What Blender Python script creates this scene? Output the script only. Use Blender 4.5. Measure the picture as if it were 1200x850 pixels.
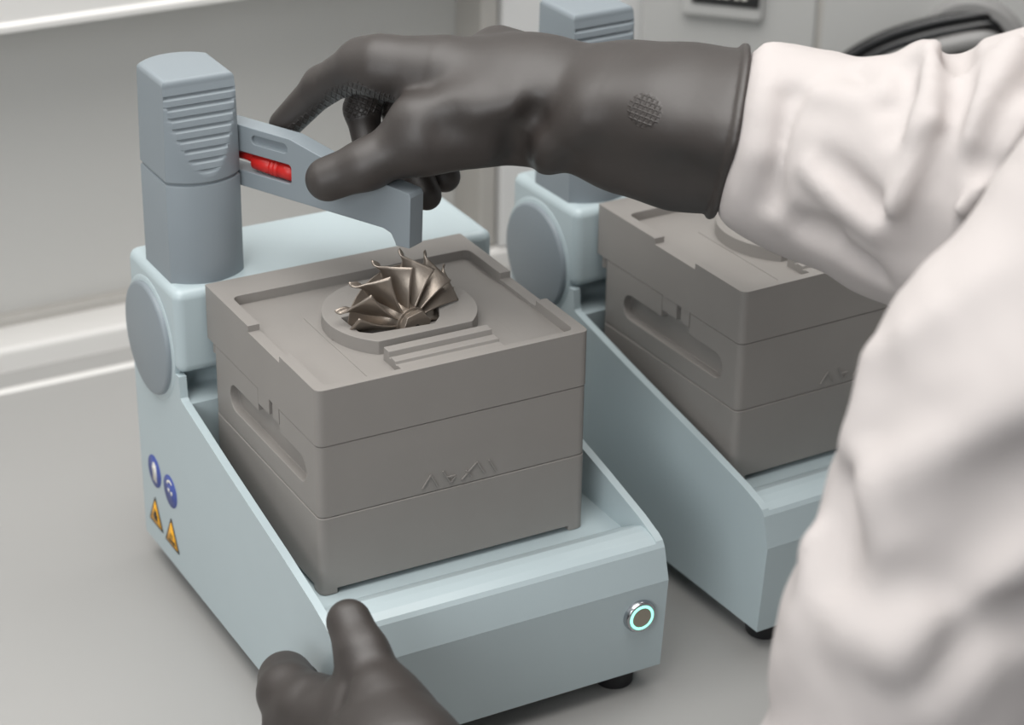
import bpy, bmesh, math, random
import numpy as np
from mathutils import Vector, Matrix

for o in list(bpy.data.objects):
    bpy.data.objects.remove(o, do_unlink=True)
scene = bpy.context.scene
COL = scene.collection
random.seed(4)

# ------------------------------------------------------------------ camera
CAM_POS = np.array([-0.53613, -1.21321, 0.82436])
YAW, PITCH, ROLL, FPX = 0.509058, 0.456708, 0.015545, 2753.5
def cam_axes():
    cy, sy, cp, sp = math.cos(YAW), math.sin(YAW), math.cos(PITCH), math.sin(PITCH)
    f = np.array([sy*cp, cy*cp, -sp]); r = np.array([cy, -sy, 0.0]); u = np.cross(r, f)
    cr, sr = math.cos(ROLL), math.sin(ROLL)
    return cr*r+sr*u, -sr*r+cr*u, f
AX_R, AX_U, AX_F = cam_axes()
cam_data = bpy.data.cameras.new('camera')
cam = bpy.data.objects.new('camera', cam_data)
COL.objects.link(cam)
M = Matrix.Identity(4)
for i in range(3):
    M[i][0], M[i][1], M[i][2], M[i][3] = AX_R[i], AX_U[i], -AX_F[i], CAM_POS[i]
cam.matrix_world = M
cam_data.sensor_width = 36.0
cam_data.lens = FPX/1200*36
cam_data.clip_start = 0.05
cam_data.dof.use_dof = True
cam_data.dof.focus_distance = 1.56
cam_data.dof.aperture_fstop = 5.6
scene.camera = cam

# ------------------------------------------------------------------ light
w = bpy.data.worlds.new('lab_air'); scene.world = w; w.use_nodes = True
w.node_tree.nodes['Background'].inputs[0].default_value = (0.96, 0.98, 1.0, 1)
w.node_tree.nodes['Background'].inputs[1].default_value = 0.19
def area(name, loc, target, sx, sy, power, color=(1, 1, 1)):
    l = bpy.data.lights.new(name, 'AREA'); l.shape = 'RECTANGLE'
    l.size, l.size_y, l.energy, l.color = sx, sy, power, color
    o = bpy.data.objects.new(name, l); COL.objects.link(o)
    o.location = loc
    o.rotation_euler = (Vector(target)-Vector(loc)).to_track_quat('-Z', 'Y').to_euler()
    return o
area('ceiling_panel_light', (-0.35, -0.05, 1.75), (0.1, 0.1, 0), 1.9, 1.3, 37, (1, 0.985, 0.96))
area('ceiling_panel_light', (0.75, 0.10, 1.8), (0.3, 0.1, 0), 1.0, 0.8, 12, (1, 0.985, 0.96))
area('window_light', (-1.65, -1.45, 1.0), (0.1, 0.1, 0.05), 1.2, 1.2, 23, (0.97, 0.99, 1.0))
vs = scene.view_settings
vs.view_transform = 'Standard'; vs.look = 'None'; vs.gamma = 1.0; vs.use_curve_mapping = False
vs.exposure = 0.0

# ------------------------------------------------------------------ helpers
def srgb(r, g, b):
    def c(v):
        v /= 255.0
        return v/12.92 if v <= 0.04045 else ((v+0.055)/1.055)**2.4
    return (c(r), c(g), c(b), 1)
MATS = {}
def mat(name, rgb, rough=0.5, metal=0.0, noise=0.04, scale=40.0, bump=0.0, bscale=400.0, spec=0.5, coat=0.0, sheen=0.0):
    m = bpy.data.materials.new(name); m.use_nodes = True
    nt = m.node_tree; n = nt.nodes; b = n['Principled BSDF']
    b.inputs['Roughness'].default_value = rough
    b.inputs['Metallic'].default_value = metal
    b.inputs['Specular IOR Level'].default_value = spec
    b.inputs['Coat Weight'].default_value = coat
    b.inputs['Coat Roughness'].default_value = 0.15
    b.inputs['Sheen Weight'].default_value = sheen
    tc = n.new('ShaderNodeTexCoord')
    nz = n.new('ShaderNodeTexNoise'); nz.inputs['Scale'].default_value = scale; nz.inputs['Detail'].default_value = 4
    nt.links.new(tc.outputs['Object'], nz.inputs['Vector'])
    ramp = n.new('ShaderNodeMapRange')
    ramp.inputs['To Min'].default_value = 1-noise; ramp.inputs['To Max'].default_value = 1+noise
    nt.links.new(nz.outputs['Fac'], ramp.inputs['Value'])
    mx = n.new('ShaderNodeMix'); mx.data_type = 'RGBA'; mx.blend_type = 'MULTIPLY'
    mx.inputs['Factor'].default_value = 1.0
    mx.inputs['A'].default_value = srgb(*rgb)
    nt.links.new(ramp.outputs['Result'], mx.inputs['B'])
    nt.links.new(mx.outputs['Result'], b.inputs['Base Color'])
    if bump > 0:
        n2 = n.new('ShaderNodeTexNoise'); n2.inputs['Scale'].default_value = bscale; n2.inputs['Detail'].default_value = 3
        nt.links.new(tc.outputs['Object'], n2.inputs['Vector'])
        bp = n.new('ShaderNodeBump'); bp.inputs['Strength'].default_value = bump; bp.inputs['Distance'].default_value = 0.0008
        nt.links.new(n2.outputs['Fac'], bp.inputs['Height'])
        nt.links.new(bp.outputs['Normal'], b.inputs['Normal'])
    MATS[name] = m
    return m
M_BLUE = mat('pale_blue_enamel', (178, 192, 196), 0.32, noise=0.015, bump=0.04, bscale=900)
M_GREY = mat('blue_grey_plastic', (133, 142, 148), 0.42, noise=0.02, bump=0.08, bscale=1500)
M_TAUPE = mat('taupe_polymer', (139, 135, 131), 0.5, noise=0.05, scale=25, bump=0.08, bscale=700)
M_STEEL = mat('cast_nickel', (152, 142, 132), 0.36, metal=0.75, noise=0.12, scale=120, bump=0.12, bscale=900)
M_RUBBER = mat('black_rubber_foot', (34, 34, 36), 0.6)
M_RED = mat('red_cable_plastic', (196, 36, 32), 0.4)
M_BENCH = mat('bench_laminate', (162, 161, 159), 0.42, noise=0.02, scale=6)
M_WALL = mat('wall_enamel', (197, 196, 193), 0.5, noise=0.015, scale=5)
M_PANEL = mat('panel_enamel', (220, 220, 219), 0.45, noise=0.012, scale=5)
M_CAB = mat('cabinet_enamel', (180, 180, 178), 0.45, noise=0.012, scale=5)
M_TRIM = mat('trim_enamel', (222, 220, 217), 0.45, noise=0.01, scale=5)
M_SEAM = mat('seal_strip', (176, 173, 168), 0.6)
M_DARK = mat('dark_plastic', (40, 40, 40), 0.35)
M_BLACKGLOSS = mat('black_gloss_rubber', (20, 20, 21), 0.18)
M_PORT = mat('port_grey', (140, 139, 138), 0.4)
M_CHROME = mat('brushed_steel', (190, 192, 196), 0.25, metal=1.0)
M_BTN = mat('button_face', (150, 143, 130), 0.35, metal=0.3)
M_SIGNBLUE = mat('sign_blue', (72, 88, 160), 0.45)
M_SIGNWHITE = mat('sign_white', (232, 230, 222), 0.5)
M_SIGNYELLOW = mat('sign_yellow', (245, 178, 42), 0.45)
M_SIGNBLACK = mat('sign_black', (28, 26, 24), 0.5)
M_FLOOR = mat('floor_vinyl', (150, 150, 150), 0.5)
M_TROUSER = mat('dark_trousers', (52, 54, 62), 0.9)
def led(name, rgb, s):
    m = mat(name, rgb, 0.4); b = m.node_tree.nodes['Principled BSDF']
    b.inputs['Emission Color'].default_value = srgb(*rgb); b.inputs['Emission Strength'].default_value = s
    return m
M_LED = led('led_ring', (160, 250, 226), 1.1)

def finish(o, m, parent=None, smooth=True):
    if m is not None:
        o.data.materials.clear(); o.data.materials.append(m)
    if parent is not None:
        o.parent = parent
    if smooth:
        o.data.polygons.foreach_set('use_smooth', [True]*len(o.data.polygons))
    return o
def new_obj(name, me, m=None, parent=None, smooth=True):
    o = bpy.data.objects.new(name, me); COL.objects.link(o)
    return finish(o, m, parent, smooth)
def from_bm(name, bm, m=None, parent=None, smooth=True):
    bmesh.ops.recalc_face_normals(bm, faces=bm.faces)
    me = bpy.data.meshes.new(name); bm.to_mesh(me); bm.free()
    return new_obj(name, me, m, parent, smooth)
def empty(name, loc=(0, 0, 0)):
    o = bpy.data.objects.new(name, None); COL.objects.link(o); o.location = loc
    o.empty_display_size = 0.05
    return o
def tag(o, label=None, cat=None, group=None, kind=None):
    for k, v in (('label', label), ('category', cat), ('group', group), ('kind', kind)):
        if v: o[k] = v
    return o
def bevel(o, width=0.001, seg=3, angle=30):
    b = o.modifiers.new('bevel', 'BEVEL'); b.width = width; b.segments = seg
    b.limit_method = 'ANGLE'; b.angle_limit = math.radians(angle); b.use_clamp_overlap = True
    n = o.modifiers.new('normals', 'WEIGHTED_NORMAL'); n.keep_sharp = True
    return o
def bm_box(x0, x1, y0, y1, z0, z1):
    bm = bmesh.new()
    bmesh.ops.create_cube(bm, size=1.0)
    for v in bm.verts:
        v.co = Vector((x0+(v.co.x+.5)*(x1-x0), y0+(v.co.y+.5)*(y1-y0), z0+(v.co.z+.5)*(z1-z0)))
    return bm
def box(name, x0, x1, y0, y1, z0, z1, m, parent=None, bw=0.0, seg=3):
    o = from_bm(name, bm_box(x0, x1, y0, y1, z0, z1), m, parent, smooth=bw > 0)
    if bw: bevel(o, bw, seg)
    return o
def bm_prism(poly, f0, f1):
    """poly: 2d points; f0/f1 map a 2d point to the two end points."""
    bm = bmesh.new()
    a = [bm.verts.new(f0(*p)) for p in poly]; b = [bm.verts.new(f1(*p)) for p in poly]
    bm.faces.new(a); bm.faces.new(b[::-1])
    n = len(poly)
    for i in range(n):
        bm.faces.new((a[i], b[i], b[(i+1) % n], a[(i+1) % n]))
    return bm
def prism_x(name, poly_yz, x0, x1, m, parent=None):
    return from_bm(name, bm_prism(poly_yz, lambda y, z: (x0, y, z), lambda y, z: (x1, y, z)), m, parent)
def prism_z(name, poly_xy, z0, z1, m, parent=None):
    return from_bm(name, bm_prism(poly_xy, lambda x, y: (x, y, z0), lambda x, y: (x, y, z1)), m, parent)
def prism_y(name, poly_xz, y0, y1, m, parent=None):
    return from_bm(name, bm_prism(poly_xz, lambda x, z: (x, y0, z), lambda x, z: (x, y1, z)), m, parent)
def rounded(poly, r, n=6, only=None):
    """round the corners of a 2d polygon"""
    out = []; N = len(poly)
    for i in range(N):
        p, a, b = Vector(poly[i]), Vector(poly[i-1]), Vector(poly[(i+1) % N])
        ri = r[i] if isinstance(r, (list, tuple)) else r
        if ri <= 0: out.append(tuple(p)); continue
        da, db = (a-p).normalized(), (b-p).normalized()
        ang = da.angle(db); t = min(ri/math.tan(ang/2), .49*(a-p).length, .49*(b-p).length)
        s, e = p+da*t, p+db*t
        for k in range(n+1):
            u = k/n
            out.append(tuple((1-u)**2*s+2*u*(1-u)*p+u*u*e))
    return out
def circle(cx, cy, r, n=48, a0=0, a1=2*math.pi):
    return [(cx+r*math.cos(a0+(a1-a0)*k/n), cy+r*math.sin(a0+(a1-a0)*k/n)) for k in range(n)]
def pill(y0, y1, zc, r, n=10):
    p = [(y1-r+r*math.cos(-math.pi/2+math.pi*k/n), zc+r*math.sin(-math.pi/2+math.pi*k/n)) for k in range(n+1)]
    p += [(y0+r+r*math.cos(math.pi/2+math.pi*k/n), zc+r*math.sin(math.pi/2+math.pi*k/n)) for k in range(n+1)]
    return p
def boolean(o, ops):
    """ops: list of (operation, cutter object); result baked, cutters removed"""
    for op, c in ops:
        md = o.modifiers.new('b', 'BOOLEAN'); md.operation = op; md.object = c; md.solver = 'EXACT'
    bpy.context.view_layer.update()
    dg = bpy.context.evaluated_depsgraph_get()
    me = bpy.data.meshes.new_from_object(o.evaluated_get(dg))
    o.modifiers.clear()
    m = o.data.materials[0] if o.data.materials else None
    o.data = me
    me.materials.clear()
    if m: me.materials.append(m)
    me.polygons.foreach_set('material_index', [0]*len(me.polygons))
    for _, c in ops: bpy.data.objects.remove(c, do_unlink=True)
    bm = bmesh.new(); bm.from_mesh(me)
    bmesh.ops.remove_doubles(bm, verts=bm.verts, dist=1e-6)
    bmesh.ops.dissolve_limit(bm, angle_limit=0.01, verts=bm.verts, edges=bm.edges)
    bm.to_mesh(me); bm.free()
    me.polygons.foreach_set('use_smooth', [True]*len(me.polygons))
    return o
def tube(name, pts, radii, m, parent=None, n=16, flat=1.0):
    """swept round tube through 3d points"""
    bm = bmesh.new(); rings = []
    pts = [Vector(p) for p in pts]
    if not isinstance(radii, (list, tuple)): radii = [radii]*len(pts)
    for i, p in enumerate(pts):
        t = (pts[min(i+1, len(pts)-1)]-pts[max(i-1, 0)]).normalized()
        a = t.cross(Vector((0, 0, 1)))
        if a.length < 1e-4: a = Vector((1, 0, 0))
        a.normalize(); b = t.cross(a)
        rings.append([bm.verts.new(p+(a*math.cos(2*math.pi*k/n)+b*math.sin(2*math.pi*k/n)*flat)*radii[i]) for k in range(n)])
    for i in range(len(rings)-1):
        for k in range(n):
            bm.faces.new((rings[i][k], rings[i][(k+1) % n], rings[i+1][(k+1) % n], rings[i+1][k]))
    bm.faces.new(rings[0][::-1]); bm.faces.new(rings[-1])
    return from_bm(name, bm, m, parent)
def lathe(name, prof, axis_pt, axis, m, parent=None, n=48):
    """prof: list of (radius, distance along axis)"""
    ax = Vector(axis).normalized(); a = ax.orthogonal().normalized(); b = ax.cross(a)
    bm = bmesh.new(); rings = []
    for r, h in prof:
        if r < 1e-6: rings.append([bm.verts.new(Vector(axis_pt)+ax*h)])
        else: rings.append([bm.verts.new(Vector(axis_pt)+ax*h+(a*math.cos(2*math.pi*k/n)+b*math.sin(2*math.pi*k/n))*r) for k in range(n)])
    for i in range(len(rings)-1):
        r0, r1 = rings[i], rings[i+1]
        for k in range(n):
            k2 = (k+1) % n
            if len(r0) == 1 and len(r1) == 1: continue
            if len(r0) == 1: bm.faces.new((r0[0], r1[k], r1[k2]))
            elif len(r1) == 1: bm.faces.new((r0[k], r0[k2], r1[0]))
            else: bm.faces.new((r0[k], r0[k2], r1[k2], r1[k]))
    o = from_bm(name, bm, m, parent)
    o.data.set_sharp_from_angle(angle=math.radians(40))
    return o
def children(o): return [c for c in COL.objects if c.parent is o]
def copy_tree(o, parent=None):
    c = o.copy(); COL.objects.link(c); c.parent = parent
    for ch in children(o): copy_tree(ch, c)
    return c

# ------------------------------------------------------------------ setting
BENCH = -0.105
bench = box('bench_top', -1.4, 1.9, -0.285, 0.60, BENCH-0.04, BENCH, M_BENCH, bw=0.004)
tag(bench, 'long light grey laboratory bench top under both blue devices', 'bench')
o = box('floor', -2.5, 2.6, -2.2, 0.9, -1.02, -1.0, M_FLOOR); tag(o, kind='structure')
# bench lip, rear upstand and wall
o = tube('trim_1', [(-1.4, 0.589, BENCH-.001), (1.9, 0.589, BENCH-.001)], 0.005, M_TRIM, n=16, flat=0.7); tag(o, kind='structure')
o = box('trim_2', -1.4, 1.9, 0.596, 0.66, BENCH-.03, BENCH-.0035, M_BENCH, bw=.001); tag(o, kind='structure')
o = box('trim_3', -1.4, 1.9, 0.632, 0.70, BENCH-.03, -0.086, M_TRIM, bw=.006); tag(o, kind='structure')
o = box('trim_4', -1.4, 1.9, 0.676, 0.70, -0.09, -0.078, M_SEAM, bw=.002); tag(o, kind='structure')
wall = box('wall_back', -1.4, 1.9, 0.69, 0.74, -0.12, 1.4, M_WALL); tag(wall, kind='structure')
# overhanging upper panel with a rounded bottom lip
o = prism_x('trim_5', rounded([(0.607, 0.9), (0.607, 0.219), (0.603, 0.216), (0.603, 0.2105), (0.610, 0.2085), (0.69, 0.215), (0.69, 0.9)], [0, .001, .001, .002, .002, 0, 0], 4), -1.4, 0.455, M_TRIM)
bevel(o, .0008, 2); tag(o, kind='structure')

# right-hand cabinet front of flat panels
def cabinet():
    root = empty('wall_right_section', (0.47, 0.64, BENCH)); tag(root, kind='structure')
    box('panel', .008, .20, -0.01, 0.05, 0.02, 1.3, M_PANEL, root, bw=.002)
    box('corner_post', -0.012, 0.006, -0.004, 0.05, 0.02, 1.3, M_SEAM, root, bw=.003)
    box('plinth', -0.012, .20, -0.012, 0.05, -0.004, 0.018, M_TRIM, root, bw=.003)
cabinet()

# ------------------------------------------------------------------ laboratory device
XL, XR = -0.021, 0.2295
def make_device():
    root = empty('benchtop_device')
    # --- lower shell
    prof = [(-0.0600, -0.0865), (-0.0655, -0.0150), (-0.0590, 0.0075), (-0.0560, 0.0118), (-0.0510, 0.0145), (-0.0440, 0.0165), (-0.0340, 0.0196),
            (0.0163, 0.0306), (0.1115, 0.0492), (0.186, 0.0652), (0.189, 0.0670), (0.1905, 0.0830), (0.283, 0.0830), (0.279, -0.0865)]
    sh = prism_x('shell', prof, XL, XR, M_BLUE, root)
    xi, xo = XL+.0058, XR-.0058
    cut = prism_x('cut', rounded([(0.183, 0.0005), (0.183, 0.2), (-0.2, 0.2), (-0.2, 0.0030), (-0.0640, 0.0030), (-0.0606, 0.0066), (-0.0572, 0.0103), (-0.0515, 0.0132), (-0.0440, 0.0147), (-0.037, 0.0148), (-0.029, 0.0112), (-0.012, 0.0005)], [.006, 0, 0, 0, 0, 0, .002, .003, .004, .004, .004, .004]), xi, xo, None)
    cut2 = prism_x('cut2', rounded([(0.15, 0.064), (0.215, 0.064), (0.215, 0.2), (0.15, 0.2)], [0, .008, 0, 0]), xi, xo, None)
    boolean(sh, [('DIFFERENCE', cut), ('DIFFERENCE', cut2)])
    sh.data.set_sharp_from_angle(angle=math.radians(15.5))
    bevel(sh, .0022, 3, 25)
    # --- rear housing
    ho = box('housing', XL, XR, 0.1895, 0.284, 0.0835, 0.148, M_BLUE, root, bw=.0075, seg=5)
    # --- pivot discs, one each side
    for sx, x in ((-1, XL), (1, XR)):
        d = lathe('pivot_cap', [(0, 0.0045), (.0395, .0045), (.0412, .0040), (.0420, .0028), (.0420, -.004), (0, -.004)], (x, 0.2424, 0.0924), (sx, 0, 0), M_GREY, root, 72)
        r = lathe('cap_collar', [(.040, .0008), (.0452, .0008), (.0462, .0), (.0462, -.004), (.040, -.004)], (x, 0.2424, 0.0924), (sx, 0, 0), M_BLUE, d, 72)
    # --- column: truncated circle section, ribbed cap with a raked flat front
    cx, cy, rr, a = 0.011, 0.232, 0.0365, 0.0275
    def section(aa, rad, front=None, n=24):
        pts = []
        for k in range(n+1):
            x = -aa+2*aa*k/n
            y = -math.sqrt(max(rad*rad-x*x, 0))
            if front is not None: y = max(y, front(x, y))
            pts.append((x, y))
        for k in range(n+1):
            x = aa-2*aa*k/n
            pts.append((x, math.sqrt(max(rad*rad-x*x, 0))))
        return pts
    def loft(name, rows, m, parent):
        bm = bmesh.new(); rings = []
        for z, pts in rows: rings.append([bm.verts.new((cx+x, cy+y, z)) for x, y in pts])
        n = len(rings[0])
        for i in range(len(rings)-1):
            for k in range(n):
                bm.faces.new((rings[i][k], rings[i][(k+1) % n], rings[i+1][(k+1) % n], rings[i+1][k]))
        bm.faces.new(rings[0][::-1]); bm.faces.new(rings[-1])
        o = from_bm(name, bm, m, parent)
        o.data.set_sharp_from_angle(angle=math.radians(35))
        return o
    rows = [(z, section(a+da, rr+da)) for z, da in ((.1475, 0), (.1500, 0), (.219, 0), (.2205, -.0004), (.2210, -.0016), (.2230, -.0016))]
    loft('column', rows, M_GREY, root)
    zs = sorted(set(list(np.linspace(.2235, .2905, 269))))
    rows = [(.2220, section(a-.0016, rr-.0016)), (.2228, section(a-.0004, rr-.0004))]
    pitch, z_first, n_r = .00745, .2845, 8
    def front_fn(z):
        base = -rr+(z-.2265)*(rr-.0242)/(.2850-.2265)
        base = min(base, -.0238+(z-.285)*.12)
        def f(x, y):
            if base < y+.0004: return base
            g = 0
            for k in range(n_r):
                t = (z_first-k*pitch)-z
                if 0 <= t <= .0034: g = min(1, t/.00025, (.0034-t)/.0011)
            edge = min(1.0, (base-y)/.0012) if True else 1
            edge2 = min(1.0, max(0.0, (a-abs(x)-.0012)/.0006))
            return base+.0013*g*edge*edge2
        return f
    for z in zs: rows.append((z, section(a-(z-.2235)*.02, rr-(z-.2235)*.01, front_fn(z))))
    # rounded top edge
    for k in range(1, 7):
        t = k/6*math.pi/2; ins = .0045*(1-math.cos(t)); z = .2905+.0045*math.sin(t)
        pts = section(a-.00134, rr-.0007, front_fn(.2905))
        c2 = [(x*(1-ins/a), y*(1-ins/.027)) for x, y in pts]
        rows.append((z, c2))
    cap = loft('column_cap', rows, M_GREY, root)
    # --- lever with a leg at its tip
    th = math.radians(64); ux, uy = math.cos(th), -math.sin(th); nx, ny = math.sin(th), math.cos(th)
    def L(s, z, t): return (0.039+s*ux+t*nx, 0.213+s*uy+t*ny, z)
    pl = [(-.022, .210), (.128, .2095), (.1345, .2075), (.138, .2015), (.1385, .1995), (.1500, .2000), (.1512, .2365), (.1495, .2395), (.078, .2475), (.048, .2545), (-.022, .2550)]
    pl = rounded(pl, [0, .006, .004, .003, 0, 0, .002, .002, .008, .008, 0], 5)
    lev = from_bm('lever', bm_prism(pl, lambda s, z: L(s, z, 0), lambda s, z: L(s, z, .0145)), M_GREY, root)
    gap = rounded([(-.06, .2215), (.0485, .2215), (.0485, .2355), (-.06, .2355)], [0, .003, .003, 0], 4)
    g1 = from_bm('g', bm_prism(gap, lambda s, z: L(s, z, -.01), lambda s, z: L(s, z, .03)))
    g2 = from_bm('g', bm_prism(pill(.0135, .0455, .2465, .0033), lambda s, z: L(s, z, -.01), lambda s, z: L(s, z, .003)))
    boolean(lev, [('DIFFERENCE', g1), ('DIFFERENCE', g2)])
    bevel(lev, .0016, 2, 30)
    tl = [(-.02, .2300), (-.006, .2290), (.002, .2296), (.0085, .2290), (.013, .2278)]
    cab = tube('cable', [L(s, z, .0075) for s, z in tl], [.0026, .0026, .0028, .0030, .0036], M_RED, lev)
    plug = [(.010, .0030), (.0115, .0052), (.026, .0055), (.0265, .0050), (.0275, .0050), (.028, .0058), (.0295, .0058), (.030, .0050), (.031, .0050),
            (.0315, .0058), (.033, .0058), (.0335, .0050), (.0345, .0050), (.035, .0056), (.0485, .0056)]
    tube('cable_plug', [L(s, .2282-(s-.01)*.015, .0065) for s, r in plug], [r*1.12 for s, r in plug], M_RED, lev)
    # --- lit push button
    bx, bz, by = 0.2075, -0.0375, -0.0634
    btn = lathe('push_button', [(0, .0050), (.0074, .0050)], (bx, by, bz), (0, -1, 0), M_BTN, root)
    lathe('bezel', [(.0092, .0044), (.0096, .0050), (.0110, .0048), (.0119, .0036), (.0122, 0), (.0122, -.003), (.0090, -.003)], (bx, by, bz), (0, -1, 0), M_CHROME, btn)
    lathe('light_ring', [(.0074, .0046), (.0075, .0053), (.0091, .0053), (.0092, .0046), (.0092, .002), (.0074, .002)], (bx, by, bz), (0, -1, 0), M_LED, btn)
    # --- feet
    for x in (XL+.024, XR-.024):
        for y in (-.038, .25):
            lathe('rubber_foot', [(0, 0), (.0125, 0), (.0135, .0015), (.0145, .0205), (0, .0205)], (x, y, BENCH), (0, 0, 1), M_RUBBER, root, 32)
    # --- warning signs on the left flank
    xs = XL-.0001
    def sign(name, poly, m, t, parent):
        return prism_x(name, poly, xs-t, xs+.002, m, parent)
    for (y, z, kind) in ((.2519, -.0222, 'glove'), (.2204, -.0238, 'goggles')):
        c = sign('mandatory_sign', circle(y, z, .0128, 40), M_SIGNBLUE, .0003, root); c['label'] = 'round blue sign with white pictogram'
        if kind == 'glove':
            sign('pictogram', [(y+.0035, z-.0085), (y+.0035, z-.001), (y+.0048, z+.0015), (y+.0044, z+.0035), (y+.003, z+.002), (y+.0028, z+.0066), (y-.0002, z+.0076), (y-.003, z+.0062), (y-.0042, z+.004), (y-.0038, z-.0085)], M_SIGNWHITE, .00045, c)
        else:
            h = [(y+.0078*math.cos(t), z+.0012+.0078*math.sin(t)) for t in np.linspace(.5, 2.2, 8)]
            sign('pictogram', h+[(y+.0050*math.cos(t), z+.0012+.0062*math.sin(t)) for t in np.linspace(2.2, .5, 8)], M_SIGNWHITE, .00045, c)
            sign('pictogram', circle(y+.0028, z-.0002, .0017, 12), M_SIGNWHITE, .00045, c)
            sign('pictogram', circle(y-.0026, z-.0008, .0017, 12), M_SIGNWHITE, .00045, c)
    for (y, z, kind) in ((.2546, -.0582, 'flame'), (.2222, -.0600, 'hand')):
        tri = [(y-.0142, z-.0118), (y+.0142, z-.0118), (y, z+.0132)]
        c = sign('warning_sign', rounded(tri, .001, 3), M_SIGNBLACK, .0003, root); c['label'] = 'yellow warning triangle with black border'
        sign('yellow_field', [(y-.0112, z-.0100), (y+.0112, z-.0100), (y, z+.0096)], M_SIGNYELLOW, .00045, c)
        if kind == 'flame':
            sign('pictogram', [(y-.003, z-.0075), (y+.003, z-.0075), (y+.0042, z-.003), (y+.0024, z-.0015), (y+.0018, z+.0025), (y-.0005, z+.0005), (y-.0018, z+.0015), (y-.004, z-.0035)], M_SIGNBLACK, .0006, c)
        else:
            sign('pictogram', [(y-.0065, z-.0085), (y+.006, z-.0085), (y+.006, z-.0068), (y-.001, z-.0066), (y-.0065, z-.0058)], M_SIGNBLACK, .0006, c)
            for k in range(3):
                sign('pictogram', [(y-.0026+k*.002, z-.0045), (y-.0019+k*.002, z-.0045), (y-.0015+k*.002, z-.001), (y-.0022+k*.002, z-.001)], M_SIGNBLACK, .0006, c)
    return root
dev = make_device()
tag(dev, 'pale blue benchtop device with grey lever held by gloved hand', 'lab device', 'pale blue benchtop devices')
dev2 = copy_tree(dev); dev2.location = (0.3310, 0.0035, 0); dev2.rotation_euler = (0, 0, math.radians(2.5))
tag(dev2, 'pale blue benchtop device behind forearm, partly hidden by white coat', 'lab device')

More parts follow.
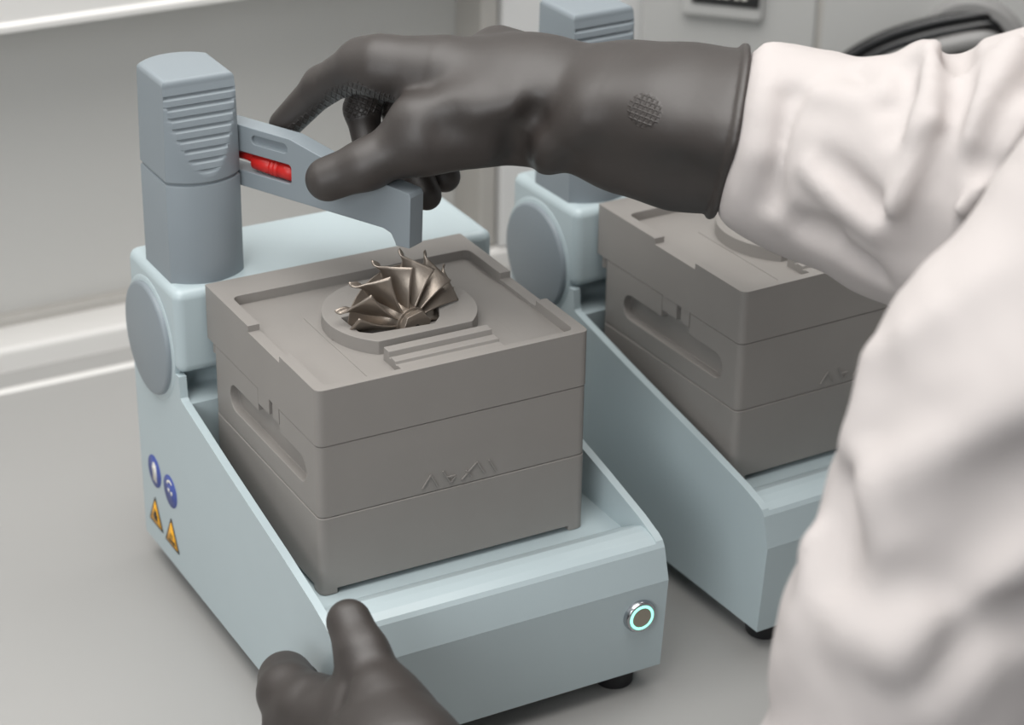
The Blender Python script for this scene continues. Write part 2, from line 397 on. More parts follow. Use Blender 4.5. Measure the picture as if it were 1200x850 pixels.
# ------------------------------------------------------------------ three-layer cassette
BW, BD = 0.20, 0.1862
Z1, Z2, Z3 = 0.0594, 0.1117, 0.1522
def make_cassette():
    root = empty('moulding_cassette')
    def rect(x0, x1, y0, y1): return [(x0, y0), (x1, y0), (x1, y1), (x0, y1)]
    # lowest layer with corner feet
    b = prism_z('base_layer', rounded(rect(0, BW, 0, .176), [.006]*4, 5), .0006, Z1-.0006, M_TAUPE, root)
    c1 = from_bm('c', bm_box(.012, BW-.012, -.02, .2, -.01, .0045))
    c2 = from_bm('c', bm_box(-.02, BW+.02, .012, .164, -.01, .0045))
    boolean(b, [('DIFFERENCE', c1), ('DIFFERENCE', c2)]); bevel(b, .0008, 2)
    # middle layer with finger slots on both flanks
    mdl = prism_z('middle_layer', rounded(rect(.0003, BW-.0003, .0003, .176), [.006]*4, 5), Z1-.0002, Z2-.0005, M_TAUPE, root)
    cuts = []
    for x0, x1 in ((-.02, .007), (BW-.007, BW+.02)):
        cuts.append(('DIFFERENCE', prism_x('c', pill(.020, .148, .0845, .0098), x0, x1, None)))
        cuts.append(('DIFFERENCE', from_bm('c', bm_box(x0, x1, .062, .098, .09, .2))))
    boolean(mdl, cuts); bevel(mdl, .0006, 2)
    # lowered seam line
    prism_z('seam_band', rounded(rect(.0015, BW-.0015, .0015, .1745), [.0045]*4, 5), Z2-.002, Z2+.001, M_TAUPE, root)
    # raised lettering, four slanted strokes
    strokes = [((.0746, .0635), (.0808, .0722)), ((.0808, .0722), (.0860, .0625)), ((.0899, .0730), (.0956, .0628)), ((.0994, .0672), (.0960, .0630)), ((.0932, .0676), (.0994, .0676)),
               ((.1039, .0628), (.1148, .0730)), ((.1075, .0690), (.1120, .0632)), ((.1154, .0736), (.1214, .0636)), ((.1245, .0728), (.1298, .0632))]
    bm = bmesh.new()
    for (a, b2) in strokes[:]:
        a, b2 = Vector(a), Vector(b2); d = (b2-a).normalized(); n = Vector((-d.y, d.x))*.00042
        q = [a+n, b2+n, b2-n, a-n]
        f = [bm.verts.new((p.x, -.0007, p.y)) for p in q]; g = [bm.verts.new((p.x, .001, p.y)) for p in q]
        bm.faces.new(f); bm.faces.new(g[::-1])
        for i in range(4): bm.faces.new((f[i], g[i], g[(i+1) % 4], f[(i+1) % 4]))
    lt = from_bm('raised_lettering', bm, M_TAUPE, mdl, smooth=False)
    # top layer: tray, notched rims, hooks
    t = prism_z('top_layer', rounded(rect(0, BW, 0, BD), [.006, .006, .0015, .0015], 5), Z2+.0002, Z3, M_TAUPE, root)
    cuts = [('DIFFERENCE', prism_z('c', rounded(rect(.0085, BW-.0085, .0062, .158), [.006]*4, 5), .1450, .3, None))]
    cuts.append(('DIFFERENCE', from_bm('c', bm_box(-.02, BW+.02, .0585, .1100, .1476, .3))))
    cuts.append(('UNION', from_bm('c', bm_box(.0004, .0055, .0790, .0975, .1000, .1125))))
    cuts.append(('UNION', from_bm('c', bm_box(.0004, .0055, .0630, .0735, .1000, .1125))))
    boolean(t, cuts); bevel(t, .0009, 3)
    lathe('locating_pin', [(0, 0), (.0035, 0), (.0035, .012), (0, .012)], (.006, BD-.005, .1015), (0, 0, 1), M_TAUPE, root, 20)
    box('tray_insert', .044, .160, .014, .118, .1448, .1456, M_TAUPE, root, bw=.0004)
    # D-shaped plate with a cavity
    px_, py_, r = .0995, .0830, .0530
    yf = .0430
    a0 = math.asin((yf-py_)/r)
    arc = [(px_+r*math.cos(t2), py_+r*math.sin(t2)) for t2 in np.linspace(a0, math.pi-a0, 56)]
    pl = prism_z('seat_plate', arc, .1446, .1555, M_TAUPE, root)
    cav = prism_z('c', rounded([(.0580, .088), (.0595, .062), (.066, .0565), (.092, .0535), (.110, .0515), (.118, .060), (.125, .075), (.125, .09)], .002, 3), .1475, .2, None)
    boolean(pl, [('DIFFERENCE', cav)]); bevel(pl, .0006, 2)
    # stepped guide rail in front of the plate
    st = [(.0062, .1448), (.0062, .1505), (.0145, .1508), (.0150, .1498), (.0168, .1498), (.0175, .1520), (.0240, .1524), (.0246, .1508), (.0264, .1508), (.0272, .1548), (.0345, .1552), (.0352, .1448)]
    g = prism_x('guide_rail', st, .064, .1405, M_TAUPE, root); bevel(g, .0004, 2)
    return root
cas = make_cassette()
tag(cas, 'taupe three-layer cassette block with metal impeller on its tray', 'cassette', 'taupe three-layer cassette blocks')
cas2 = copy_tree(cas); cas2.location = (0.3257, 0.0035, 0); cas2.rotation_euler = (0, 0, math.radians(2.0))
tag(cas2, 'taupe three-layer cassette block without impeller, under the white sleeve', 'cassette')

# ------------------------------------------------------------------ impeller
def make_impeller():
    root = empty('impeller')
    NB, Lb = 14, .0185
    def hub_r(t): return .0115+.0240*(1-t)**2.6
    def tip_r(t): return .0390+.0080*(1-t)**2.2
    def twist(t): return math.radians(-27*t**1.7+3.5*math.sin(min(1, t*2.2)*math.pi)*(1-t))
    hub = [(0, -.002), (hub_r(0)-.001, -.002), (hub_r(0), -.001), (hub_r(0), 0)]
    for k in range(1, 13): hub.append((hub_r(k/12), Lb*k/12))
    hub += [(.0113, Lb+.0012), (.0098, Lb+.0014), (.0096, Lb+.003), (0, Lb+.003)]
    ob = lathe('hub', hub, (0, 0, 0), (0, -1, 0), M_STEEL, root, 40)
    # hexagonal nose nut
    hexp = [(.0112*math.cos(math.pi/3*k+.18), .0112*math.sin(math.pi/3*k+.18)) for k in range(6)]
    nut = prism_y('nose_nut', hexp, -(Lb+.0022), -(Lb+.0072), M_STEEL, root); bevel(nut, .0006, 2)
    lathe('nut_bore', [(0, .0002), (.0018, .0002), (.0018, -.001), (0, -.001)], (0, -(Lb+.0072), 0), (0, -1, 0), M_DARK, nut, 16)
    NS, NR = 24, 14
    verts, faces = [], []
    for i in range(NS+1):
        t = i/NS
        for j in range(NR+1):
            u = j/NR
            r = hub_r(t)*.92*(1-u)+tip_r(t)*u
            y = -Lb*t+.0015*u*(1-t)+.0035*u*u*t
            ph = -twist(t)*(.45+.55*u)+math.radians(5)*math.sin(u*math.pi)*(1-t)
            verts.append((r*math.sin(ph), y, r*math.cos(ph)))
    for i in range(NS):
        for j in range(NR):
            a = i*(NR+1)+j
            faces.append((a, a+1, a+NR+2, a+NR+1))
    me = bpy.data.meshes.new('blade'); me.from_pydata(verts, [], faces); me.update()
    me.polygons.foreach_set('use_smooth', [True]*len(me.polygons)); me.materials.append(M_STEEL)
    for k in range(NB):
        ang = (360/NB*k-46+180) % 360-180     # measured from straight up, positive to the right
        if not -102 < ang < 84: continue
        b = bpy.data.objects.new('blade', me); COL.objects.link(b); b.parent = root
        b.rotation_euler = (0, math.radians(ang), 0)
        sd = b.modifiers.new('thick', 'SOLIDIFY'); sd.thickness = .0011; sd.offset = 0
    root.location = (.0965, .0835, .1520); root.rotation_euler = (0, 0, math.radians(9)); root.scale = (1.08, 1.0, 0.99)
    return root
imp = make_impeller()
tag(imp, 'bronze-grey metal impeller with curved blades on the cassette tray', 'impeller')

# ------------------------------------------------------------------ implicit surfaces for gloves and coat
def P(x, y, d):
    """point seen at image position x, y at distance d along the view axis"""
    return CAM_POS+d*(AX_F+AX_R*(x-600)/FPX-AX_U*(y-425)/FPX)
def seg_d(X, a, b, ra, rb):
    ab = b-a; L2 = float(ab@ab)
    h = np.clip(((X[0]-a[0])*ab[0]+(X[1]-a[1])*ab[1]+(X[2]-a[2])*ab[2])/L2, 0, 1)
    dx, dy, dz = X[0]-a[0]-h*ab[0], X[1]-a[1]-h*ab[1], X[2]-a[2]-h*ab[2]
    return np.sqrt(dx*dx+dy*dy+dz*dz)-(ra+(rb-ra)*h)
def smin(a, b, k):
    h = np.maximum(k-np.abs(a-b), 0)/k
    return np.minimum(a, b)-h*h*k*.25
def chain_d(X, pts, k=None):
    """pts: (x, y, depth, radius)"""
    d = None
    for p, q in zip(pts[:-1], pts[1:]):
        s = seg_d(X, P(*p[:3]), P(*q[:3]), p[3], q[3])
        d = s if d is None else (smin(d, s, k) if k else np.minimum(d, s))
    return d
def surface_nets(F, lo, h):
    nx, ny, nz = F.shape
    S = F < 0
    acc = np.zeros((nx-1, ny-1, nz-1, 3), np.float32); cnt = np.zeros((nx-1, ny-1, nz-1), np.int8)
    def sl(ax, off, ext=0):
        return slice(off, F.shape[ax]-1+off)
    for ax in range(3):
        o1, o2 = [k for k in range(3) if k != ax]
        for e1 in (0, 1):
            for e2 in (0, 1):
                off = [0, 0, 0]; off[o1], off[o2] = e1, e2
                A = F[tuple(slice(off[k], F.shape[k]-1+off[k]) for k in range(3))]
                off2 = list(off); off2[ax] = 1
                B = F[tuple(slice(off2[k], F.shape[k]-1+off2[k]) for k in range(3))]
                idx = np.nonzero((A < 0) != (B < 0))
                t = A[idx]/(A[idx]-B[idx])
                p = np.zeros((len(t), 3), np.float32); p[:, o1] = e1; p[:, o2] = e2; p[:, ax] = t
                acc[idx] += p; cnt[idx] += 1
    cell = np.nonzero(cnt)
    vid = -np.ones(cnt.shape, np.int64); vid[cell] = np.arange(len(cell[0]))
    V = acc[cell]/cnt[cell][:, None]+np.stack(cell, 1)
    V = np.array(lo)+V*h
    faces = []
    for ax in range(3):
        o1, o2 = (ax+1) % 3, (ax+2) % 3
        a = tuple(slice(0, F.shape[k]-1) if k == ax else slice(1, F.shape[k]-1) for k in range(3))
        b = tuple(slice(1, F.shape[k]) if k == ax else slice(1, F.shape[k]-1) for k in range(3))
        A, B = S[a], S[b]
        for flip in (False, True):
            i = np.stack(np.nonzero((A & ~B) if not flip else (~A & B)), 1)
            for k in (o1, o2): i[:, k] += 1
            def c(d1, d2):
                j = i.copy(); j[:, o1] -= d1; j[:, o2] -= d2
                return vid[j[:, 0], j[:, 1], j[:, 2]]
            q = np.stack([c(1, 1), c(0, 1), c(0, 0), c(1, 0)], 1)
            if flip: q = q[:, ::-1]
            faces.append(q)
    return V, np.concatenate(faces)
def sdf_mesh(name, fn, lo, hi, h, m, parent, step=None):
    lo, hi = np.array(lo), np.array(hi)
    # coarse pass to find the band that holds the surface, fine pass evaluated only there
    n = np.ceil((hi-lo)/h).astype(int)+1
    B = 8
    nb = np.ceil(n/B).astype(int); n = nb*B+1
    g = [lo[k]+h*np.arange(n[k]) for k in range(3)]
    gc = [lo[k]+h*(B*np.arange(nb[k])+B/2) for k in range(3)]
    Xc = np.meshgrid(*gc, indexing='ij')
    Fc = fn([x.ravel() for x in Xc]).reshape(Xc[0].shape)
    near = np.abs(Fc) < h*B*1.45+.006
    F = np.where(Fc < 0, -1.0, 1.0).astype(np.float32)
    F = np.repeat(np.repeat(np.repeat(F, B, 0), B, 1), B, 2)
    F = np.pad(F, ((0, 1),)*3, mode='edge')
    mask = np.repeat(np.repeat(np.repeat(near, B, 0), B, 1), B, 2)
    mask = np.pad(mask, ((0, 1),)*3, mode='edge')
    for ax in range(3):   # shared faces of neighbouring blocks
        mm = mask.copy(); sl1 = [slice(None)]*3; sl2 = [slice(None)]*3
        sl1[ax] = slice(1, None); sl2[ax] = slice(0, -1)
        mm[tuple(sl1)] |= mask[tuple(sl2)]; mask = mm
    idx = np.nonzero(mask)
    X = [g[k][idx[k]] for k in range(3)]
    F[idx] = fn(X).astype(np.float32)
    V, Q = surface_nets(F, lo, h)
    me = bpy.data.meshes.new(name)
    me.vertices.add(len(V)); me.vertices.foreach_set('co', V.astype(np.float32).ravel())
    me.loops.add(len(Q)*4); me.loops.foreach_set('vertex_index', Q.astype(np.int32).ravel())
    me.polygons.add(len(Q)); me.polygons.foreach_set('loop_start', np.arange(0, len(Q)*4, 4, dtype=np.int32))
    me.update(calc_edges=True); me.validate()
    o = new_obj(name, me, m, parent)
    return o, V
def fold(X, d, lines, reach=.05):
    """push the surface out (amp > 0) or in along soft 3d lines: (amp, width, [(x, y, depth)...])"""
    out = d.copy()
    near = np.nonzero(np.abs(d) < reach)[0]
    Y = [x[near] for x in X]; acc = np.zeros(len(near))
    for amp, wd, pts in lines:
        e = None
        for p, q in zip(pts[:-1], pts[1:]):
            s = seg_d(Y, P(*p), P(*q), 0, 0)
            e = s if e is None else np.minimum(e, s)
        acc += amp*np.exp(-(e/wd)**2)
    out[near] -= acc
    return out

def glove_material():
    m = mat('black_rubber_glove', (47, 41, 38), 0.52, noise=0.16, scale=35, spec=0.85)
    nt = m.node_tree; n = nt.nodes; b = n['Principled BSDF']
    at = n.new('ShaderNodeAttribute'); at.attribute_name = 'grip'
    sp = n.new('ShaderNodeSeparateXYZ'); nt.links.new(at.outputs['Vector'], sp.inputs[0])
    def wave(op):
        s = n.new('ShaderNodeMath'); s.operation = op
        nt.links.new(sp.outputs[0], s.inputs[0]); nt.links.new(sp.outputs[1], s.inputs[1])
        k = n.new('ShaderNodeMath'); k.operation = 'MULTIPLY'; k.inputs[1].default_value = 2*math.pi/.0046
        nt.links.new(s.outputs[0], k.inputs[0])
        c = n.new('ShaderNodeMath'); c.operation = 'COSINE'; nt.links.new(k.outputs[0], c.inputs[0])
        pw = n.new('ShaderNodeMath'); pw.operation = 'MAXIMUM'; pw.inputs[1].default_value = 0.3; nt.links.new(c.outputs[0], pw.inputs[0])
        return pw
    w1, w2 = wave('ADD'), wave('SUBTRACT')
    mx = n.new('ShaderNodeMath'); mx.operation = 'MAXIMUM'
    nt.links.new(w1.outputs[0], mx.inputs[0]); nt.links.new(w2.outputs[0], mx.inputs[1])
    mk = n.new('ShaderNodeMath'); mk.operation = 'MULTIPLY'
    nt.links.new(mx.outputs[0], mk.inputs[0]); nt.links.new(sp.outputs[2], mk.inputs[1])
    tc = n.new('ShaderNodeTexCoord')
    nz = n.new('ShaderNodeTexNoise'); nz.inputs['Scale'].default_value = 90; nz.inputs['Detail'].default_value = 6
    nt.links.new(tc.outputs['Object'], nz.inputs['Vector'])
    b1 = n.new('ShaderNodeBump'); b1.inputs['Strength'].default_value = .25; b1.inputs['Distance'].default_value = .001
    nt.links.new(nz.outputs['Fac'], b1.inputs['Height'])
    b2 = n.new('ShaderNodeBump'); b2.inputs['Strength'].default_value = .9; b2.inputs['Distance'].default_value = .0011
    nt.links.new(mk.outputs[0], b2.inputs['Height']); nt.links.new(b1.outputs['Normal'], b2.inputs['Normal'])
    nt.links.new(b2.outputs['Normal'], b.inputs['Normal'])
    return m
M_GLOVE = glove_material()
M_COAT = mat('white_coat_cotton', (187, 181, 179), 0.85, noise=0.02, scale=60, bump=0.25, bscale=1300, spec=0.2, sheen=0.0)
def grip_attr(o, V, spots):
    """cross-hatched grip zones: each spot is a stroke (x0, y0, x1, y1, half width, depth range) on the side facing the room"""
    u = V@AX_R; v = V@AX_U
    ca, sa = math.cos(.35), math.sin(.35)
    R0 = V-CAM_POS; dz = R0@AX_F; X, Y = 600+FPX*(R0@AX_R)/dz, 425-FPX*(R0@AX_U)/dz
    mask = np.zeros(len(V))
    for x0, y0, x1, y1, r, d0, d1 in spots:
        h = np.clip(((X-x0)*(x1-x0)+(Y-y0)*(y1-y0))/((x1-x0)**2+(y1-y0)**2+1e-9), 0, 1)
        e = np.hypot(X-x0-h*(x1-x0), Y-y0-h*(y1-y0))
        mask = np.maximum(mask, np.clip((r-e)/2.5, 0, 1)*((dz > d0) & (dz < d1)))
    at = o.data.attributes.new('grip', 'FLOAT_VECTOR', 'POINT')
    at.data.foreach_set('vector', np.stack([ca*u+sa*v, -sa*u+ca*v, mask], 1).astype(np.float32).ravel())

person = empty('person', (0.47, -0.42, -1.0))
tag(person, 'person in white lab coat and black rubber gloves operating the lever', 'person')
def keep(o):   # child of the person, geometry given in world space
    o.parent = person; o.matrix_parent_inverse = Matrix.Translation(-Vector(person.location)); return o

# --- right glove: thumb on the near side of the lever, fingers over and behind it
RH = dict(
    palm=[[(606, 112, 1.562, .033), (520, 88, 1.566, .026), (447, 78, 1.574, .0195)],
          [(606, 112, 1.566, .033), (520, 100, 1.585, .024), (462, 84, 1.598, .0175)],
          [(606, 114, 1.572, .033), (530, 112, 1.605, .022), (492, 98, 1.618, .0165)],
          [(606, 120, 1.578, .032), (550, 125, 1.618, .021), (525, 115, 1.632, .0155)],
          [(606, 122, 1.560, .032), (548, 146, 1.558, .027), (500, 158, 1.556, .024)]],
    thumb=[(560, 142, 1.556, .027), (496, 160, 1.552, .0215), (430, 193, 1.556, .0158), (384, 210, 1.5635, .0150)],
    index=[(447, 78, 1.574, .0190), (425, 76, 1.582, .0175), (378, 100, 1.612, .0130), (334, 146, 1.634, .0112)],
    middle=[(462, 84, 1.598, .017), (438, 92, 1.615, .0145), (424, 128, 1.628, .0120), (432, 172, 1.618, .0105)],
    ring=[(492, 98, 1.618, .016), (472, 130, 1.640, .0140), (482, 195, 1.632, .0125), (500, 229, 1.622, .0105)],
    pinky=[(525, 115, 1.632, .015), (505, 150, 1.648, .0125), (512, 190, 1.645, .0120), (521, 207, 1.640, .0112)],
    cuff=[(606, 114, 1.565, .034), (650, 119, 1.558, .039), (740, 138, 1.535, .0485), (800, 149, 1.518, .0525), (880, 158, 1.495, .0545)])
CUFF_N = P(876, 150, 1.497)-P(740, 140, 1.535)
CUFF_C = P(858, 154, 1.502)
cn = .982*AX_R-.19*AX_U
def right_glove(X):
    palm = None
    for c in RH['palm']:
        s = chain_d(X, c); palm = s if palm is None else smin(palm, s, .018)
    cuff = chain_d(X, RH['cuff'], .01)
    cuff = smin(cuff, seg_d(X, P(584, 58, 1.592), P(600, 64, 1.592), .0160, .0160), .010)
    body = smin(palm, cuff, .02)
    d = smin(body, chain_d(X, RH['thumb'], .008), .014)
    for f in ('index', 'middle', 'ring', 'pinky'):
        d = np.minimum(d, smin(palm, chain_d(X, RH[f], .006), .009))
    d = fold(X, d, [
        (-.013, .011, [(606, 190, 1.550), (607, 155, 1.525), (622, 140, 1.52)]),
        (.009, .012, [(638, 190, 1.55), (645, 172, 1.525)]),
        (.009, .020, [(690, 148, 1.495), (760, 156, 1.478), (875, 168, 1.440)]),
        (-.008, .026, [(705, 190, 1.49), (780, 210, 1.478), (855, 222, 1.455)]),
        (.006, .016, [(470, 120, 1.54), (540, 118, 1.525), (600, 122, 1.525)]),
        (.005, .014, [(640, 185, 1.53), (655, 160, 1.51), (690, 150, 1.50)]),
        (-.005, .012, [(665, 200, 1.52), (690, 180, 1.49)]),
        (.004, .012, [(560, 140, 1.52), (600, 128, 1.52)]),
        (-.003, .012, [(520, 150, 1.53), (575, 150, 1.52)]),
        (.004, .020, [(680, 105, 1.49), (760, 110, 1.48)]),
        (-.004, .018, [(720, 165, 1.48), (800, 190, 1.47)]),
        (-.0035, .014, [(500, 110, 1.54), (470, 120, 1.55)]),
        (.003, .010, [(445, 58, 1.565), (520, 62, 1.56)]),
    ])
    # open gauntlet end with a rolled rim
    pl = (X[0]-CUFF_C[0])*cn[0]+(X[1]-CUFF_C[1])*cn[1]+(X[2]-CUFF_C[2])*cn[2]
    rim = np.sqrt((d-.0002)**2+(pl+.003)**2)-.0030
    return np.minimum(np.maximum(d, pl), rim)
gl, V = sdf_mesh('glove', right_glove, P(600, 130, 1.56)-np.array([.22, .26, .13]), P(600, 130, 1.56)+np.array([.17, .17, .12]), .0016, M_GLOVE, None)
keep(gl); gl['label'] = 'black rubber glove gripping the grey lever'
grip_attr(gl, V, [(755, 129, 756, 130, 20, 1.40, 1.51), (445, 108, 398, 122, 22, 1.562, 1.66), (398, 122, 350, 160, 17, 1.562, 1.66)])

# --- left glove: thumb on the front corner of the near device, index hooked round its flank
LH = dict(
    palm=[[(470, 905, 1.385, .036), (430, 850, 1.425, .029), (372, 838, 1.452, .023)],
          [(465, 925, 1.390, .036), (400, 885, 1.445, .028), (345, 880, 1.468, .022)],
          [(470, 900, 1.380, .036), (455, 850, 1.405, .028)]],
    thumb=[(466, 878, 1.402, .027), (446, 818, 1.418, .0188), (425, 768, 1.432, .0158), (409, 729, 1.446, .0142)],
    index=[(372, 838, 1.452, .0215), (338, 812, 1.475, .0185), (335, 796, 1.492, .0160), (352, 800, 1.512, .0130)],
    middle=[(352, 890, 1.468, .021), (335, 870, 1.495, .0160), (345, 865, 1.530, .0125)],
    ring=[(385, 935, 1.445, .021), (352, 920, 1.485, .0150), (358, 916, 1.525, .0118)],
    pinky=[(410, 970, 1.425, .020), (378, 962, 1.465, .0135), (380, 958, 1.500, .0105)],
    wrist=[(470, 910, 1.385, .037), (525, 1000, 1.36, .040), (590, 1060, 1.340, .046)])
def left_glove(X):
    palm = None
    for c in LH['palm']:
        s = chain_d(X, c); palm = s if palm is None else smin(palm, s, .02)
    palm = smin(palm, chain_d(X, LH['wrist']), .02)
    d = smin(palm, chain_d(X, LH['thumb'], .008), .016)
    for f in ('index', 'middle', 'ring', 'pinky'):
        d = np.minimum(d, smin(palm, chain_d(X, LH[f], .008), .012))
    d = fold(X, d, [(-.004, .008, [(412, 806, 1.41), (405, 830, 1.40)]), (.003, .01, [(470, 840, 1.38), (440, 800, 1.40)]), (.0025, .008, [(335, 830, 1.45), (315, 850, 1.46)]), (-.0025, .009, [(360, 815, 1.44), (345, 850, 1.44)])])
    return d
gl2, V2 = sdf_mesh('glove', left_glove, P(430, 830, 1.43)-np.array([.13, .17, .15]), P(430, 830, 1.43)+np.array([.14, .13, .12]), .0016, M_GLOVE, None)
keep(gl2); gl2['label'] = 'black rubber glove steadying the device corner'
grip_attr(gl2, V2, [])

# --- lab coat
COAT = dict(
    rsleeve=[(800, 148, 1.518, .036), (850, 155, 1.503, .0440), (880, 161, 1.496, .0505), (905, 167, 1.488, .0570), (925, 171, 1.482, .0600), (965, 187, 1.472, .0625), (1040, 204, 1.450, .0690), (1120, 217, 1.425, .076)],
    rupper=[(1120, 217, 1.425, .075), (1200, 202, 1.42, .083), (1340, 170, 1.43, .09)],
    lupper=[(1430, 170, 1.205, .080), (1332, 288, 1.205, .0745), (1200, 452, 1.205, .0750), (1150, 600, 1.215, .0755), (1090, 760, 1.225, .076), (1065, 930, 1.23, .072)],
    lfore=[(1065, 930, 1.23, .072), (800, 1075, 1.28, .056), (590, 1060, 1.340, .050)])
R_FOLDS = [
    (-.020, .010, [(1122, 30, 1.445), (1121, 80, 1.385)]),
    (.008, .012, [(1088, 40, 1.44), (1086, 70, 1.40)]),
    (.010, .010, [(1134, 40, 1.37), (1130, 85, 1.345), (1104, 140, 1.345)]),
    (-.015, .0085, [(1120, 50, 1.38), (1121, 100, 1.35), (1110, 150, 1.345)]),
    (.011, .010, [(1094, 50, 1.39), (1092, 105, 1.36), (1074, 150, 1.352)]),
    (-.008, .010, [(1066, 75, 1.385), (1054, 150, 1.362)]),
    (.010, .009, [(1092, 150, 1.348), (1068, 205, 1.350), (1044, 242, 1.355)]),
    (-.013, .012, [(1096, 170, 1.34), (1088, 240, 1.342), (1074, 300, 1.36)]),
    (.011, .009, [(1112, 205, 1.332), (1104, 260, 1.335), (1106, 330, 1.35)]),
    (.009, .009, [(1024, 266, 1.372), (985, 238, 1.385), (950, 200, 1.40)]),
    (-.008, .009, [(1030, 242, 1.368), (990, 205, 1.385), (965, 190, 1.39)]),
    (.008, .009, [(918, 250, 1.435), (945, 234, 1.42)]),
    (-.009, .010, [(908, 235, 1.43), (914, 190, 1.425), (926, 118, 1.425)]),
    (.007, .008, [(902, 62, 1.465), (902, 110, 1.435), (892, 180, 1.430)]),
    (-.009, .010, [(940, 258, 1.42), (985, 280, 1.40), (1040, 312, 1.40)]),
    (.007, .007, [(1002, 275, 1.395), (1020, 282, 1.39), (1034, 270, 1.385)]),
    (.004, .010, [(960, 110, 1.41), (1010, 120, 1.39), (1040, 110, 1.385)]),
    (-.004, .008, [(1000, 90, 1.42), (1040, 130, 1.38)]),
    (.014, .013, [(1140, 160, 1.335), (1160, 110, 1.335), (1190, 50, 1.36)]),
    (-.014, .009, [(1150, 185, 1.33), (1180, 120, 1.325), (1220, 80, 1.335)]),
    (.012, .012, [(1136, 250, 1.33), (1165, 185, 1.325), (1210, 120, 1.33)]),
]
L_FOLDS = [
    (.008, .016, [(1008, 420, 1.19), (998, 520, 1.19), (1003, 570, 1.17), (1030, 640, 1.15)]),
    (-.012, .016, [(1000, 575, 1.185), (975, 650, 1.18), (968, 685, 1.18)]),
    (.010, .014, [(950, 640, 1.20), (968, 700, 1.18), (1000, 745, 1.16), (1055, 768, 1.145)]),
    (.012, .016, [(1055, 768, 1.145), (1100, 720, 1.135), (1150, 690, 1.13), (1215, 655, 1.13)]),
    (-.012, .016, [(1110, 690, 1.135), (1140, 640, 1.13), (1170, 575, 1.125), (1215, 540, 1.125)]),
    (.010, .020, [(1030, 560, 1.15), (1120, 520, 1.13), (1210, 480, 1.125)]),
    (-.007, .018, [(1060, 400, 1.14), (1130, 365, 1.13), (1210, 330, 1.12)]),
    (.006, .016, [(1045, 385, 1.16), (1100, 340, 1.14), (1200, 250, 1.13)]),
    (-.006, .016, [(1080, 790, 1.145), (1150, 740, 1.14), (1210, 720, 1.14)]),
    (.007, .018, [(1100, 830, 1.145), (1170, 770, 1.14), (1215, 760, 1.14)]),
    (.006, .014, [(918, 800, 1.22), (935, 760, 1.20), (950, 700, 1.19)]),
]
TRUNK = [((.40, -.44, .375), (.57, -.30, .385), .080), ((.44, -.46, .24), (.59, -.345, .24), .112), ((.475, -.50, .02), (.61, -.405, .02), .115),
         ((.475, -.52, -.22), (.62, -.41, -.22), .128), ((.475, -.535, -.50), (.635, -.42, -.50), .138), ((.495, -.385, .40), (.488, -.375, .455), .062)]
ROWS = []
for (a0, b0, r0), (a1, b1, r1) in zip(TRUNK[:4], TRUNK[1:5]):
    for k in range(5):
        t = k/5
        ROWS.append((np.array(a0)*(1-t)+np.array(a1)*t, np.array(b0)*(1-t)+np.array(b1)*t, r0*(1-t)+r1*t))
ROWS += TRUNK[4:]
def coat(X):
    rs = chain_d(X, COAT['rsleeve'], .012)
    ru = chain_d(X, COAT['rupper'])
    right = smin(rs, ru, .03)
    left = smin(chain_d(X, COAT['lupper'], .02), chain_d(X, COAT['lfore'], .02), .02)
    # trunk below the shoulders, skirt of the coat hanging to the knees
    ch = None
    for a, b, r in ROWS:
        sd = seg_d(X, np.array(a), np.array(b), r, r)
        ch = sd if ch is None else smin(ch, sd, .03)
    right = fold(X, right, R_FOLDS)
    wr = np.sin(95*X[0]+60*X[2]+2.2*np.sin(38*X[1]+51*X[2]))*np.sin(70*X[1]-82*X[2]+1.7*np.sin(44*X[0]))
    wr = wr+.5*np.sin(150*X[0]-120*X[1]+90*X[2]+2*np.sin(60*X[2]+30*X[0]))
    right = right-.0006*wr; left = left-.0004*wr
    # the sleeve starts inside the gauntlet: its end stays within the rim
    pl = (X[0]-CUFF_C[0])*cn[0]+(X[1]-CUFF_C[1])*cn[1]+(X[2]-CUFF_C[2])*cn[2]
    right = -smin(-right, pl+.001, .012)
    right = np.minimum(right, seg_d(X, P(830, 150, 1.512), P(885, 160, 1.497), .038, .044))
    left = fold(X, left, L_FOLDS)
    d = smin(np.minimum(right, left), ch, .06)
    return d
ct, V3 = sdf_mesh('lab_coat', coat, (-.08, -.72, -.70), (.84, 0.02, .56), .0036, M_COAT, None)
keep(ct); ct['label'] = 'white cotton lab coat'

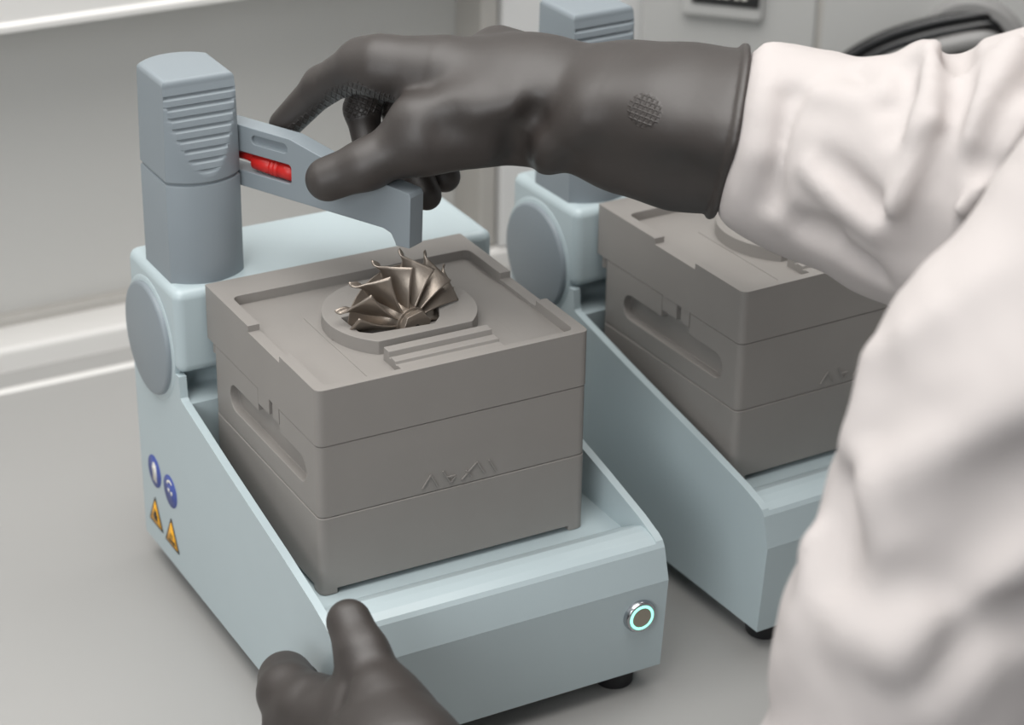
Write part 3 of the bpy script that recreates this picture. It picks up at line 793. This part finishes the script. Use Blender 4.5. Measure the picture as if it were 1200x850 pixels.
# --- body under the coat: head and neck above the collar, trousered legs below the hem
M_SKIN = mat('skin', (196, 158, 138), 0.55, noise=0.04, scale=30)
M_HAIR = mat('dark_hair', (58, 44, 36), 0.6, noise=0.2, scale=90)
HC = np.array([.470, -.352, .640]); HF = np.array([-.62, .78, -.18]); HF = HF/np.linalg.norm(HF)
HR = np.cross(HF, np.array([0, 0, 1.0])); HR /= np.linalg.norm(HR); HU = np.cross(HR, HF)
def hp(r, f, u): return HC+HR*r+HF*f+HU*u
def head(X):
    d = seg_d(X, hp(0, -.018, .028), hp(0, .018, .022), .082, .076)
    d = smin(d, seg_d(X, hp(0, .045, -.055), hp(0, .030, -.020), .046, .060), .04)
    d = smin(d, seg_d(X, hp(0, .088, .005), hp(0, .104, -.028), .008, .013), .012)
    for k in (-1, 1):
        d = smin(d, seg_d(X, hp(k*.079, -.008, .015), hp(k*.083, -.012, -.018), .010, .008), .008)
        d = -smin(-d, seg_d(X, hp(k*.032, .098, .010), hp(k*.034, .098, .010), .015, .015), .012)
        d = smin(d, seg_d(X, hp(k*.032, .078, .010), hp(k*.0321, .078, .010), .0115, .0115), .003)
    d = smin(d, seg_d(X, hp(-.018, .082, -.062), hp(.018, .082, -.062), .008, .008), .008)
    d = smin(d, seg_d(X, hp(0, -.02, -.06), np.array([.495, -.385, .42]), .055, .058), .03)
    return d
def hair(X):
    d = seg_d(X, hp(0, -.022, .036), hp(0, .012, .036), .090, .084)
    cut = (X[0]-HC[0])*HF[0]+(X[1]-HC[1])*HF[1]+(X[2]-HC[2])*HF[2]
    up = (X[0]-HC[0])*HU[0]+(X[1]-HC[1])*HU[1]+(X[2]-HC[2])*HU[2]
    return -smin(-d, -(cut-.03-.9*np.maximum(up-.03, -.03)), .01)
def legs(X):
    d = seg_d(X, np.array([.50, -.52, -.45]), np.array([.49, -.52, -.94]), .075, .050)
    e = seg_d(X, np.array([.60, -.43, -.45]), np.array([.61, -.43, -.94]), .075, .050)
    d = smin(d, seg_d(X, np.array([.49, -.52, -.962]), np.array([.42, -.43, -.968]), .038, .032), .02)
    e = smin(e, seg_d(X, np.array([.61, -.43, -.962]), np.array([.54, -.34, -.968]), .038, .032), .02)
    return np.minimum(d, e)
hd, _ = sdf_mesh('head', head, HC-.20, HC+.16, .0035, M_SKIN, None); keep(hd)
hr_, _ = sdf_mesh('hair', hair, HC-.16, HC+.16, .004, M_HAIR, None); keep(hr_)
lg, _ = sdf_mesh('trousers', legs, (.34, -.65, -1.02), (.72, -.25, -.40), .006, M_TROUSER, None); keep(lg)

# ------------------------------------------------------------------ instrument cabinet set at an angle behind the second device
cab = empty('instrument_cabinet', (.6224, .62, BENCH)); cab.rotation_euler = (0, 0, -math.pi/4)
tag(cab, 'light grey instrument cabinet standing at an angle behind the white sleeve', 'cabinet')
box('front_panel', 0, .1680, 0, .07, 0, .75, M_CAB, cab, bw=.003)
box('door_panel', .1735, .62, 0, .07, 0, .75, M_CAB, cab, bw=.003)
box('seam_strip', .1675, .1740, .004, .068, 0, .75, M_SEAM, cab)
dpm = box('display_module', .040, .1185, -.010, .002, .2445, .40, M_CAB, cab, bw=.005)
box('screen', .0505, .1155, -.0118, -.008, .2585, .39, M_DARK, dpm, bw=.003)
for i, x in enumerate((.070, .077, .084, .094, .101)):
    box('character', x-.0022, x+.0022, -.0122, -.0116, .2665, .2735, M_SIGNWHITE, dpm)
fl = lathe('port_flange', [(.037, .0), (.037, .014), (.040, .017), (.048, .017), (.051, .013), (.051, -.01), (.037, -.01)], (.314, 0, .238), (0, -1, 0), M_PORT, cab, 64)
lathe('port_opening', [(0, .0005), (.038, .0005), (.038, .001), (0, .001)], (.314, 0, .238), (0, -1, 0), M_DARK, fl, 48)
def smooth_path(p, n=8):
    out = []
    for i in range(len(p)-1):
        a, b, c, d = [np.array(p[min(max(k, 0), len(p)-1)]) for k in (i-1, i, i+1, i+2)]
        for k in range(n):
            t = k/n
            out.append(tuple(.5*((2*b)+(-a+c)*t+(2*a-5*b+4*c-d)*t*t+(-a+3*b-3*c+d)*t**3)))
    return out+[tuple(p[-1])]
arc = [P(922, 230, 2.20), P(930, 150, 2.20), P(952, 104, 2.195), P(990, 70, 2.185), P(1032, 46, 2.172), P(1080, 30, 2.158), P(1130, 20, 2.146), P(1165, 17, 2.142), P(1180, 22, 2.150)]
c0 = P(1090, 200, 2.15)
def off(k): return [tuple(np.array(q)+(c0-np.array(q))/np.linalg.norm(c0-np.array(q))*k) for q in smooth_path(arc)]
hoop = tube('rubber_hoop', off(0.0), .0062, M_BLACKGLOSS, None, n=20)
beads = [tube('inner_bead', off(.011), .0060, M_BLACKGLOSS, None, n=20), tube('grey_band', off(.024), .0085, M_PORT, None, n=20)]
hoop.parent = cab
hoop.matrix_parent_inverse = (Matrix.Translation(cab.location) @ Matrix.Rotation(-math.pi/4, 4, 'Z')).inverted()
hoop['label'] = 'glossy black rubber hoop'
for b in beads: b.parent = hoop
